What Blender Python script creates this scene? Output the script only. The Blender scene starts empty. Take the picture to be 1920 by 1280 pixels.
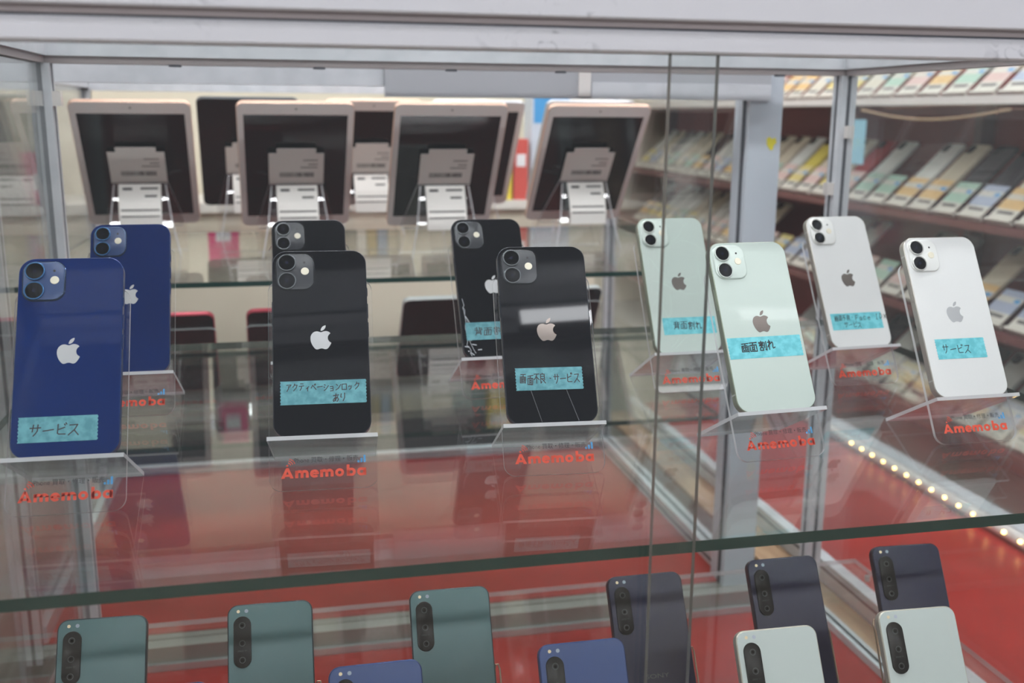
import bpy, bmesh, math, random
from mathutils import Matrix, Vector
S = 0.001                                   # everything below is written in millimetres
R = math.radians
C = bpy.context.scene.collection
sc = bpy.context.scene
random.seed(7)

# ------------------------------------------------------------------ camera
def make_camera():
    pitch, yaw, roll = R(12.58), R(12.30), R(0.42)
    cy, sy, cp, sp = math.cos(yaw), math.sin(yaw), math.cos(pitch), math.sin(pitch)
    f = Vector((sy*cp, cy*cp, -sp)); r = Vector((cy, -sy, 0)); u = r.cross(f)
    cr, sr = math.cos(roll), math.sin(roll)
    r2 = cr*r + sr*u; u2 = -sr*r + cr*u
    cam = bpy.data.cameras.new('camera')
    o = bpy.data.objects.new('camera', cam); C.objects.link(o)
    m = Matrix((r2, u2, -f)).transposed().to_4x4(); m.translation = Vector((0, 0, 270.3*S))
    o.matrix_world = m
    cam.sensor_width = 36; cam.lens = 1913.2/1920*36
    cam.clip_start = 0.02; cam.clip_end = 60
    cam.dof.use_dof = True; cam.dof.focus_distance = 0.80; cam.dof.aperture_fstop = 6.5
    sc.camera = o
make_camera()

# ------------------------------------------------------------------ world, exposure, sampling limits
w = bpy.data.worlds.new('shop_air'); sc.world = w; w.use_nodes = True
w.node_tree.nodes['Background'].inputs[0].default_value = (0.86, 0.92, 1.0, 1)
w.node_tree.nodes['Background'].inputs[1].default_value = 0.38
vs = sc.view_settings
vs.view_transform = 'Standard'; vs.look = 'None'; vs.exposure = 0.0; vs.gamma = 1.0; vs.use_curve_mapping = False
sc.cycles.transparent_max_bounces = 28; sc.cycles.max_bounces = 8
sc.cycles.glossy_bounces = 5; sc.cycles.diffuse_bounces = 3
sc.cycles.caustics_reflective = False; sc.cycles.caustics_refractive = False
sc.cycles.sample_clamp_indirect = 6

# ------------------------------------------------------------------ materials
def srgb(r, g, b):
    f = lambda c: ((c/255+0.055)/1.055)**2.4 if c > 10 else c/255/12.92
    return (f(r), f(g), f(b), 1)
def nm(name):
    m = bpy.data.materials.new(name); m.use_nodes = True
    return m, m.node_tree, m.node_tree.nodes['Principled BSDF']
def plain(name, col, rough=0.5, metal=0.0, spec=0.5, coat=0.0, bump=0.0, bscale=200, emit=None):
    m, t, b = nm(name)
    b.inputs['Base Color'].default_value = srgb(*col); b.inputs['Roughness'].default_value = rough
    b.inputs['Metallic'].default_value = metal; b.inputs['Specular IOR Level'].default_value = spec
    b.inputs['Coat Weight'].default_value = coat
    if bump:
        n = t.nodes.new('ShaderNodeTexNoise'); n.inputs['Scale'].default_value = bscale
        bp = t.nodes.new('ShaderNodeBump'); bp.inputs['Strength'].default_value = bump; bp.inputs['Distance'].default_value = 0.001
        co = t.nodes.new('ShaderNodeTexCoord'); t.links.new(co.outputs['Object'], n.inputs['Vector'])
        t.links.new(n.outputs['Fac'], bp.inputs['Height']); t.links.new(bp.outputs['Normal'], b.inputs['Normal'])
    if emit:
        b.inputs['Emission Color'].default_value = srgb(*emit[0]); b.inputs['Emission Strength'].default_value = emit[1]
    return m
def mottled(name, c1, c2, scale, lo=0.4, hi=0.6, rough=0.5, detail=4, metal=0.0, stretch=(1, 1, 1), spec=0.5):
    m, t, b = nm(name)
    co = t.nodes.new('ShaderNodeTexCoord'); mp = t.nodes.new('ShaderNodeMapping'); mp.inputs['Scale'].default_value = stretch
    n = t.nodes.new('ShaderNodeTexNoise'); n.inputs['Scale'].default_value = scale; n.inputs['Detail'].default_value = detail
    r = t.nodes.new('ShaderNodeValToRGB')
    r.color_ramp.elements[0].position = lo; r.color_ramp.elements[0].color = srgb(*c1)
    r.color_ramp.elements[1].position = hi; r.color_ramp.elements[1].color = srgb(*c2)
    t.links.new(co.outputs['Object'], mp.inputs['Vector']); t.links.new(mp.outputs['Vector'], n.inputs['Vector'])
    t.links.new(n.outputs['Fac'], r.inputs['Fac']); t.links.new(r.outputs['Color'], b.inputs['Base Color'])
    b.inputs['Roughness'].default_value = rough; b.inputs['Metallic'].default_value = metal
    b.inputs['Specular IOR Level'].default_value = spec
    return m
def scuffed(name, base, mark):
    # painted metal with a few dark rubbed marks
    m, t, b = nm(name)
    co = t.nodes.new('ShaderNodeTexCoord')
    big = t.nodes.new('ShaderNodeTexNoise'); big.inputs['Scale'].default_value = 9; big.inputs['Detail'].default_value = 2
    fine = t.nodes.new('ShaderNodeTexNoise'); fine.inputs['Scale'].default_value = 90; fine.inputs['Detail'].default_value = 6
    fine.inputs['Distortion'].default_value = 1.2
    for n in (big, fine): t.links.new(co.outputs['Object'], n.inputs['Vector'])
    r1 = t.nodes.new('ShaderNodeValToRGB'); r1.color_ramp.elements[0].position = .54; r1.color_ramp.elements[1].position = .64
    r2 = t.nodes.new('ShaderNodeValToRGB'); r2.color_ramp.elements[0].position = .57; r2.color_ramp.elements[1].position = .66
    t.links.new(big.outputs['Fac'], r1.inputs['Fac']); t.links.new(fine.outputs['Fac'], r2.inputs['Fac'])
    mu = t.nodes.new('ShaderNodeMath'); mu.operation = 'MULTIPLY'
    t.links.new(r1.outputs['Color'], mu.inputs[0]); t.links.new(r2.outputs['Color'], mu.inputs[1])
    m2 = t.nodes.new('ShaderNodeMath'); m2.operation = 'MULTIPLY'; m2.inputs[1].default_value = 0.75
    t.links.new(mu.outputs[0], m2.inputs[0])
    mx = t.nodes.new('ShaderNodeMix'); mx.data_type = 'RGBA'
    mx.inputs[6].default_value = srgb(*base); mx.inputs[7].default_value = srgb(*mark)
    t.links.new(m2.outputs[0], mx.inputs[0]); t.links.new(mx.outputs[2], b.inputs['Base Color'])
    b.inputs['Roughness'].default_value = 0.38
    return m
def glass(name, tint=(0.97, 0.99, 0.98), f0=0.04, rough=0.0, dust=0.0, dcol=(210, 215, 215)):
    # clear sheet: straight-through light with a Schlick reflection on each face, optional dust film
    m = bpy.data.materials.new(name); m.use_nodes = True; t = m.node_tree
    t.nodes.remove(t.nodes['Principled BSDF']); out = t.nodes['Material Output']
    tr = t.nodes.new('ShaderNodeBsdfTransparent'); tr.inputs[0].default_value = (*tint, 1)
    gl = t.nodes.new('ShaderNodeBsdfGlossy'); gl.inputs['Roughness'].default_value = rough
    lw = t.nodes.new('ShaderNodeLayerWeight'); lw.inputs['Blend'].default_value = 0.5
    pw = t.nodes.new('ShaderNodeMath'); pw.operation = 'POWER'; pw.inputs[1].default_value = 5
    ma = t.nodes.new('ShaderNodeMath'); ma.operation = 'MULTIPLY_ADD'; ma.inputs[1].default_value = 1-f0; ma.inputs[2].default_value = f0
    t.links.new(lw.outputs['Facing'], pw.inputs[0]); t.links.new(pw.outputs[0], ma.inputs[0])
    mx = t.nodes.new('ShaderNodeMixShader'); t.links.new(ma.outputs[0], mx.inputs[0])
    last = tr
    if dust:
        di = t.nodes.new('ShaderNodeBsdfDiffuse'); di.inputs[0].default_value = srgb(*dcol)
        co = t.nodes.new('ShaderNodeTexCoord')
        n = t.nodes.new('ShaderNodeTexNoise'); n.inputs['Scale'].default_value = 7; n.inputs['Detail'].default_value = 8
        n2 = t.nodes.new('ShaderNodeTexNoise'); n2.inputs['Scale'].default_value = 260; n2.inputs['Detail'].default_value = 2
        for k in (n, n2): t.links.new(co.outputs['Object'], k.inputs['Vector'])
        r2 = t.nodes.new('ShaderNodeValToRGB'); r2.color_ramp.elements[0].position = .70; r2.color_ramp.elements[1].position = .78
        t.links.new(n2.outputs['Fac'], r2.inputs['Fac'])
        a = t.nodes.new('ShaderNodeMath'); a.operation = 'MULTIPLY_ADD'; a.inputs[1].default_value = 2.5; a.inputs[2].default_value = 0.6
        t.links.new(r2.outputs['Color'], a.inputs[0])
        b_ = t.nodes.new('ShaderNodeMath'); b_.operation = 'MULTIPLY'; t.links.new(n.outputs['Fac'], b_.inputs[0]); t.links.new(a.outputs[0], b_.inputs[1])
        c_ = t.nodes.new('ShaderNodeMath'); c_.operation = 'MULTIPLY'; c_.inputs[1].default_value = dust; t.links.new(b_.outputs[0], c_.inputs[0])
        md = t.nodes.new('ShaderNodeMixShader'); t.links.new(c_.outputs[0], md.inputs[0])
        t.links.new(tr.outputs[0], md.inputs[1]); t.links.new(di.outputs[0], md.inputs[2]); last = md
    t.links.new(last.outputs[0], mx.inputs[1]); t.links.new(gl.outputs[0], mx.inputs[2])
    t.links.new(mx.outputs[0], out.inputs['Surface'])
    return m
def semi(name, col, alpha, rough=0.25):
    m, t, b = nm(name)
    b.inputs['Base Color'].default_value = srgb(*col); b.inputs['Alpha'].default_value = alpha; b.inputs['Roughness'].default_value = rough
    return m

M = {}
M['paint'] = scuffed('white_painted_metal', (214, 214, 219), (120, 122, 130))
M['alu'] = mottled('satin_aluminium', (206, 209, 214), (216, 218, 223), 30, rough=0.35, metal=0.1)
M['groove'] = plain('dark_groove', (70, 72, 80), 0.6)
M['lip'] = plain('shade_toned_track', (158, 148, 148), 0.5)  # shade of the recessed lips is put into this grey brown
M['door_glass'] = glass('front_door_glass', (0.975, 0.985, 0.98), 0.035, dust=0.006)
M['side_glass'] = glass('dusty_side_glass', (0.96, 0.975, 0.97), 0.04, dust=0.12)
M['shelf_glass'] = glass('shelf_glass', (0.955, 0.98, 0.97), 0.05, dust=0.02)
M['acrylic'] = glass('clear_acrylic', (0.985, 0.985, 0.985), 0.05)
M['acrylic_ledge'] = glass('milky_acrylic', (0.96, 0.96, 0.965), 0.06, dust=0.16, dcol=(225, 222, 225))
M['acrylic_edge'] = semi('acrylic_cut_edge', (232, 232, 235), 0.6, 0.2)
M['glass_edge'] = plain('green_glass_edge', (10, 54, 47), 0.12, spec=0.6)
M['door_edge'] = plain('polished_door_edge', (128, 124, 118), 0.25, metal=0.2)
M['dull'] = plain('dull_aluminium', (146, 143, 138), .45, metal=.2)
M['red'] = mottled('red_deck_sheet', (148, 24, 20), (162, 31, 26), 6, rough=0.35, spec=.35)
M['brown'] = mottled('worn_brown_board', (150, 116, 84), (178, 146, 112), 14, rough=0.6, stretch=(3, .5, 1))
M['ink'] = plain('brown_marker_ink', (46, 32, 34), 0.6)
M['inkb'] = plain('black_marker_ink', (14, 14, 18), 0.6)
M['tape'] = mottled('teal_masking_tape', (92, 182, 194), (116, 204, 214), 160, rough=0.55)
M['tape_b'] = mottled('teal_tape_on_dark', (70, 132, 142), (94, 156, 166), 160, rough=0.55)
M['logo'] = plain('logo_pale_reflection', (222, 222, 224), 0.2, metal=0.55)
M['logo_b'] = plain('logo_dark_reflection', (128, 118, 112), 0.2, metal=0.6)  # mirror logos: bright and dark reflections put into the two colours
M['lens'] = plain('black_lens_glass', (5, 5, 8), 0.04, spec=.35)
M['iris'] = plain('lens_iris', (18, 22, 44), 0.1)
M['flash'] = plain('cream_flash_diffuser', (228, 220, 200), 0.3)
M['mic'] = plain('dark_pinhole', (24, 24, 26), 0.6)
M['sign_red'] = plain('orange_red_print', (226, 74, 44), 0.5)
M['sign_blue'] = plain('blue_print', (70, 150, 205), 0.5)
M['sign_black'] = plain('grey_black_print', (44, 42, 46), 0.5)
M['screen'] = plain('dark_screen_glass', (15, 13, 14), 0.03, spec=0.5)
M['white_bezel'] = plain('white_front_glass', (226, 220, 216), 0.12)
M['gold'] = plain('rose_gold_aluminium', (226, 188, 166), 0.3, metal=0.5)
M['silver'] = plain('silver_aluminium', (206, 208, 210), 0.3, metal=0.6)
M['gray_metal'] = plain('dark_grey_aluminium', (74, 76, 78), 0.35, metal=0.5)
M['paper'] = plain('white_tag_paper', (224, 220, 214), 0.7)
M['print'] = plain('tag_print', (84, 80, 80), 0.7)
M['wire'] = plain('steel_wire', (170, 150, 130), 0.3, metal=0.9)
M['cream'] = mottled('cream_wall_paint', (208, 199, 178), (218, 210, 190), 2, rough=0.8)
M['greywall'] = mottled('grey_striped_panel', (176, 176, 168), (196, 196, 188), 5, rough=0.6, stretch=(.2, .2, 8))
M['darkred'] = mottled('dark_red_rack_panel', (136, 50, 48), (152, 60, 56), 3, rough=0.6)
M['rackshelf'] = plain('dark_rack_shelf', (104, 56, 54), 0.5)
M['floor'] = mottled('beige_shop_floor', (168, 156, 142), (184, 172, 158), 3, rough=0.35)
M['ceil'] = plain('grey_ceiling_panel', (150, 150, 152), 0.8)
M['tube'] = plain('lit_fluorescent_tube', (255, 255, 255), 0.5, emit=((250, 251, 255), 39.0))
M['ledbar'] = plain('lit_white_light_bar', (255, 255, 255), 0.5, emit=((250, 250, 255), 13.0))
M['ledbar_dim'] = plain('lit_dim_light_bar', (255, 255, 255), 0.5, emit=((250, 250, 255), 4.0))
M['bulb'] = plain('lit_warm_led', (255, 230, 170), 0.5, emit=((255, 205, 120), 14.0))
M['pillar'] = mottled('blue_grey_painted_post', (194, 202, 211), (204, 211, 219), 3, rough=0.45)

# ------------------------------------------------------------------ mesh builder
class MB:
    def __init__(s): s.v = []; s.f = []; s.m = []
    def add(s, vs, fs, mi=0):
        b = len(s.v); s.v += [tuple(x) for x in vs]
        for f in fs: s.f.append([b+i for i in f]); s.m.append(mi)
        return s
    def box(s, x0, x1, y0, y1, z0, z1, mi=0, edge=None, axis=None):
        # edge/axis: the faces not facing `axis` get material `edge`
        vs = [(x, y, z) for z in (z0, z1) for y in (y0, y1) for x in (x0, x1)]
        fs = [((0, 2, 3, 1), 2), ((4, 5, 7, 6), 2), ((0, 1, 5, 4), 1), ((2, 6, 7, 3), 1), ((0, 4, 6, 2), 0), ((1, 3, 7, 5), 0)]
        b = len(s.v); s.v += vs
        for f, ax in fs:
            s.f.append([b+i for i in f]); s.m.append(mi if edge is None or ax == axis else edge)
        return s
    def rings(s, rings, mi=0, cap0=True, cap1=True, capm=None):
        n = len(rings[0]); b = len(s.v)
        for r in rings: s.v += [tuple(p) for p in r]
        for k in range(len(rings)-1):
            for i in range(n):
                j = (i+1) % n
                s.f.append([b+k*n+i, b+k*n+j, b+(k+1)*n+j, b+(k+1)*n+i]); s.m.append(mi)
        cm = mi if capm is None else capm
        if cap0: s.f.append([b+i for i in reversed(range(n))]); s.m.append(cm)
        if cap1: s.f.append([b+(len(rings)-1)*n+i for i in range(n)]); s.m.append(cm)
        return s
    def prism(s, outline, z0, z1, mi=0, side=None):
        r0 = [(x, y, z0) for x, y in outline]; r1 = [(x, y, z1) for x, y in outline]
        return s.rings([r0, r1], mi if side is None else side, capm=mi)
    def rr(s, w, h, r, prof, cx=0, cy=0, mi=0, seg=8, capm=None):
        return s.rings([[(x+cx, y+cy, z) for x, y in rrect(w-2*i, h-2*i, max(r-i, .05), seg)] for z, i in prof], mi, capm=capm)
    def cyl(s, cx, cy, r, z0, z1, n=24, mi=0, r1=None):
        r1 = r if r1 is None else r1
        a = [2*math.pi*i/n for i in range(n)]
        return s.rings([[(cx+r*math.cos(t), cy+r*math.sin(t), z0) for t in a], [(cx+r1*math.cos(t), cy+r1*math.sin(t), z1) for t in a]], mi)
    def tube(s, path, r, n=8, mi=0):
        P = [Vector(p) for p in path]; rg = []
        up = Vector((0.13, 0.31, 0.94))
        for i, p in enumerate(P):
            d = (P[min(i+1, len(P)-1)]-P[max(i-1, 0)]).normalized()
            a = d.cross(up).normalized(); b = d.cross(a)
            rg.append([p+r*(math.cos(2*math.pi*k/n)*a+math.sin(2*math.pi*k/n)*b) for k in range(n)])
        return s.rings(rg, mi)
    def annulus(s, cx, cy, ri, ro, z, a0=0, a1=360, n=24, mi=0, dz=0.15):
        for k in range(n):
            t0, t1 = R(a0+(a1-a0)*k/n), R(a0+(a1-a0)*(k+1)/n)
            q = [(cx+ro*math.cos(t0), cy+ro*math.sin(t0), z), (cx+ro*math.cos(t1), cy+ro*math.sin(t1), z),
                 (cx+ri*math.cos(t1), cy+ri*math.sin(t1), z), (cx+ri*math.cos(t0), cy+ri*math.sin(t0), z)]
            s.add(q, [(0, 1, 2, 3)], mi)
        return s
    def stroke(s, pts, wd, z, mi=0):
        for i in range(len(pts)-1):
            a, b = Vector(pts[i]), Vector(pts[i+1]); d = b-a
            if d.length < 1e-6: continue
            d.normalize(); n = Vector((-d.y, d.x))*wd/2; e = d*wd*.35
            q = [a-n-e, b-n+e, b+n+e, a+n-e]
            s.add([(p.x, p.y, z+0.004*i) for p in q], [(0, 1, 2, 3)], mi)
        return s
    def build(s, name, mats, parent=None, smooth=True, angle=35):
        me = bpy.data.meshes.new(name)
        me.from_pydata([(x*S, y*S, z*S) for x, y, z in s.v], [], s.f)
        if not isinstance(mats, (list, tuple)): mats = [mats]
        for m in mats: me.materials.append(m)
        me.polygons.foreach_set('material_index', s.m)
        if smooth:
            me.polygons.foreach_set('use_smooth', [True]*len(s.f)); me.set_sharp_from_angle(angle=R(angle))
        me.update()
        o = bpy.data.objects.new(name, me); C.objects.link(o)
        if parent: o.parent = parent
        return o
def rrect(w, h, r, seg=8):
    out = []
    for cx, cy, a in ((w/2-r, h/2-r, 0), (-w/2+r, h/2-r, 90), (-w/2+r, -h/2+r, 180), (w/2-r, -h/2+r, 270)):
        for k in range(seg+1):
            t = R(a+90*k/seg); out.append((cx+r*math.cos(t), cy+r*math.sin(t)))
    return out
def tag(o, label=None, cat=None, group=None, kind=None):
    if label: o['label'] = label
    if cat: o['category'] = cat
    if group: o['group'] = group
    if kind: o['kind'] = kind
    return o
def thing(name, label, cat, mat=None, group=None):
    o = bpy.data.objects.new(name, None); C.objects.link(o); o.empty_display_size = .02
    if mat is not None: o.matrix_world = mat
    return tag(o, label, cat, group)
def frame(u, v, n, o):
    m = Matrix((u, v, n)).transposed().to_4x4(); m.translation = Vector(o)*S
    return m
def lean(yaw, t):
    # axes of something leaning back by t (rad) whose face looks toward the viewer at yaw 0
    u = Vector((math.cos(yaw), math.sin(yaw), 0)); b = Vector((-math.sin(yaw), math.cos(yaw), 0))
    v = math.sin(t)*b + math.cos(t)*Vector((0, 0, 1)); n = u.cross(v)
    return u, v, n
def copy_tree(o, parent=None):
    c = o.copy(); C.objects.link(c)
    if parent: c.parent = parent
    for ch in list(o.children): copy_tree(ch, c)
    return c
def struct(name, mb, mat):
    return tag(mb.build(name, mat), kind='structure')
_txt = {}
def text_mb(string, size, width=None, z=0.0, x=0, y=0, mi=0, mb=None, offset=0.0):
    cu = bpy.data.curves.new('t', 'FONT'); cu.body = string; cu.size = 1; cu.align_x = 'CENTER'; cu.offset = offset
    cu.resolution_u = 3
    ob = bpy.data.objects.new('t', cu); C.objects.link(ob)
    me = bpy.data.meshes.new_from_object(ob.evaluated_get(bpy.context.evaluated_depsgraph_get()))
    vs = [v.co.copy() for v in me.vertices]; fs = [tuple(p.vertices) for p in me.polygons]
    bpy.data.objects.remove(ob); bpy.data.curves.remove(cu); bpy.data.meshes.remove(me)
    mb = mb or MB()
    if not vs: return mb
    x0, x1 = min(v.x for v in vs), max(v.x for v in vs)
    sx = size if width is None else width/(x1-x0)
    mid = (x0+x1)/2
    return mb.add([((v.x-mid)*sx+x, v.y*size+y, z) for v in vs], fs, mi)

# ------------------------------------------------------------------ handwriting
G = {
'サ': [[(.5,7),(9.5,7.3)],[(3,9.5),(3,4)],[(7,9.7),(7,5),(6,2.5),(4,.5)]],
'ー': [[(.5,4.8),(9.5,5.4)]],
'ビ': [[(2,9),(2,2),(3,1),(9,1.2)],[(8,6.7),(2,5)],[(7.3,9.5),(8,8.3)],[(8.8,10),(9.5,8.8)]],
'ス': [[(1.5,8.5),(8,8.7),(6,4.5),(1,.5)],[(5.5,4),(9.7,.5)]],
'画': [[(1,9),(9,9.2)],[(5,9),(5,2.5)],[(2.5,7),(7.5,7),(7.5,2.5),(2.5,2.5),(2.5,7)],[(2.5,4.8),(7.5,4.8)],[(.8,7),(.8,.7),(9.2,.7)],[(9.2,7),(9.2,.5)]],
'面': [[(.5,9.3),(9.5,9.5)],[(5,9.3),(4.3,7)],[(1,7),(9,7),(9,.5),(1,.5),(1,7)],[(3.7,7),(3.7,.5)],[(6.3,7),(6.3,.5)],[(3.7,4.8),(6.3,4.8)],[(3.7,2.6),(6.3,2.6)]],
'不': [[(.5,9),(9.5,9.2)],[(5.5,9),(3.5,5.5),(.5,3.5)],[(5,6.5),(5,0)],[(6,5.5),(9.3,3.2)]],
'良': [[(5,10),(5,9)],[(2,9),(8,9),(8,4.5),(2,4.5)],[(2,6.8),(8,6.8)],[(2,9),(2,.5),(4,1.5)],[(4.5,4.3),(9.5,.3)],[(8.5,3.5),(6.3,2.6)]],
'背': [[(3.5,10),(3.5,6)],[(1,8.5),(3.5,8.5)],[(.5,6.3),(3.5,7)],[(6,10),(6,6.5),(9,6.5),(9.2,7.3)],[(8.8,9),(6,8)],[(2.3,5),(2.3,1.5),(1.2,0)],[(2.3,5),(7.8,5),(7.8,.3),(6.8,.8)],[(2.3,3.5),(7.8,3.5)],[(2.3,2),(7.8,2)]],
'割': [[(3,10),(3,9)],[(.5,7.5),(.5,9),(6,9),(5.8,7.8)],[(1.2,7.6),(5.2,7.6)],[(1.2,6.3),(5.2,6.3)],[(.5,5),(6,5)],[(3.1,8.3),(3.1,3.8)],[(1.3,3.2),(5,3.2),(5,.5),(1.3,.5),(1.3,3.2)],[(7.3,8.5),(7.3,3)],[(9.3,9.8),(9.3,.5),(8.3,1)]],
'れ': [[(2.5,9.8),(2.5,0)],[(.5,7.5),(4,7.8),(.5,2.5)],[(2.8,5),(6,7.8),(7,6.8),(6.8,2),(7.5,.8),(9.7,2)]],
'ア': [[(1,9),(9,9.2),(6.5,6)],[(5,7.5),(4.8,4),(2,.5)]],
'ク': [[(4,9.8),(3,7),(1,5)],[(3.8,8),(8.5,8.2),(7,4),(2.5,.3)]],
'テ': [[(2.3,9),(7.7,9.2)],[(.5,6),(9.5,6.3)],[(5.2,6),(4.8,3),(2.8,.3)]],
'ィ': [[(7,6),(3,3)],[(5.3,4.6),(5.3,0)]],
'ベ': [[(.5,4),(3.5,7.5),(9.5,1.5)],[(6.5,9),(7.3,7.7)],[(8,9.6),(8.8,8.3)]],
'シ': [[(1.5,8.8),(3.5,7.8)],[(.8,6),(2.8,5)],[(1.5,.8),(5,2.5),(9,7.5)]],
'ョ': [[(2.5,6),(7.5,6),(7.5,0),(2.5,0)],[(2.7,3),(7.5,3)]],
'ン': [[(1,8.5),(3.8,7)],[(1.2,.8),(5.5,3),(9.2,7.8)]],
'ロ': [[(1,8.5),(9,8.7),(9,1),(1,1),(1,8.5)]],
'ッ': [[(2.5,5.5),(3.2,4)],[(4.8,6),(5.4,4.4)],[(8,6),(7,2.5),(4,.3)]],
'あ': [[(1,7.5),(8.5,8)],[(4.2,9.8),(4.2,3),(5,.8)],[(7,6.3),(5,2.5),(2.5,.8),(1.2,2),(3,4.5),(7,5),(9,3),(7,.3)]],
'り': [[(2.5,9),(2,5),(3,4.5)],[(7.5,9.5),(7.5,4),(5,.3)]],
'・': [[(4.2,5),(5.8,5)]],
'F': [[(2,0),(2,9.5),(8,9.5)],[(2,5),(7,5)]],
'a': [[(7.5,6),(4,6.3),(2,3.5),(3.5,.5),(7,2),(7.5,6),(7.7,.5)]],
'c': [[(8,5.5),(5,6.5),(2,3.5),(4,.5),(8,1.2)]],
'e': [[(2,3.3),(8,3.8),(6,6.3),(3,5.5),(2,2.5),(4.5,.3),(8,1.5)]],
'I': [[(5,0),(5,9.5)],[(3,9.5),(7,9.5)],[(3,0),(7,0)]],
'D': [[(2,0),(2,9.5),(6,8.5),(8.3,5),(6,.8),(2,0)]],
'×': [[(1.5,8.5),(8.5,1)],[(8.3,8.7),(1.7,.8)]],
' ': [],
}
def write(mb, s, x, y, cw, ch, wd, z, rnd, gap=1.12):
    for k, chx in enumerate(s):
        jx, jy, sk = rnd.uniform(-.08, .08)*cw, rnd.uniform(-.11, .11)*ch, rnd.uniform(-.02, .16)
        for st in G[chx]:
            mb.stroke([(x+k*cw*gap+jx+(px/10+sk*py/10+rnd.uniform(-.025, .025))*cw, y+jy+(py/10+rnd.uniform(-.03, .03))*ch) for px, py in st], wd*1.2, z)

# ------------------------------------------------------------------ small shapes shared by the phones
def bez(p0, p1, p2, p3, n=6):
    return [((1-t)**3*p0[0]+3*(1-t)**2*t*p1[0]+3*(1-t)*t*t*p2[0]+t**3*p3[0],
             (1-t)**3*p0[1]+3*(1-t)**2*t*p1[1]+3*(1-t)*t*t*p2[1]+t**3*p3[1]) for t in [i/n for i in range(1, n+1)]]
def relpath(start, segs):
    out = [start]; p = start
    for s in segs:
        q = [(p[0]+s[i], p[1]+s[i+1]) for i in (0, 2, 4)]
        out += bez(p, *q); p = q[2]
    return out
BITE = relpath((12.152, 6.896), [(-.948,0,-2.415,-1.078,-3.96,-1.04),(-2.04,.027,-3.91,1.183,-4.961,3.014),(-2.117,3.675,-.546,9.103,1.519,12.09),
 (1.013,1.454,2.208,3.09,3.792,3.039),(1.52,-.065,2.09,-.987,3.935,-.987),(1.831,0,2.35,.987,3.96,.948),(1.637,-.026,2.676,-1.48,3.676,-2.948),
 (1.156,-1.688,1.636,-3.325,1.662,-3.415),(-.039,-.013,-3.182,-1.221,-3.22,-4.857),(-.026,-3.04,2.48,-4.494,2.597,-4.559),
 (-1.429,-2.09,-3.623,-2.324,-4.39,-2.376),(-2,-.156,-3.675,1.09,-4.61,1.09)])[:-1]
LEAF = relpath((15.53, 3.83), [(.843,-1.012,1.4,-2.427,1.245,-3.83),(-1.207,.052,-2.662,.805,-3.532,1.818),(-.78,.896,-1.454,2.338,-1.273,3.714),(1.338,.104,2.715,-.688,3.559,-1.701)])[:-1]
def logo_mb(cx, cy, h, z):
    mb = MB(); k = h/24
    for path in (BITE, LEAF):
        pts = [((x-12)*k+cx, (12-y)*k+cy) for x, y in reversed(path)]
        mb.prism(pts, z, z+.05)
    return mb
PW, PH, PT = 71.5, 146.7, 7.4

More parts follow.
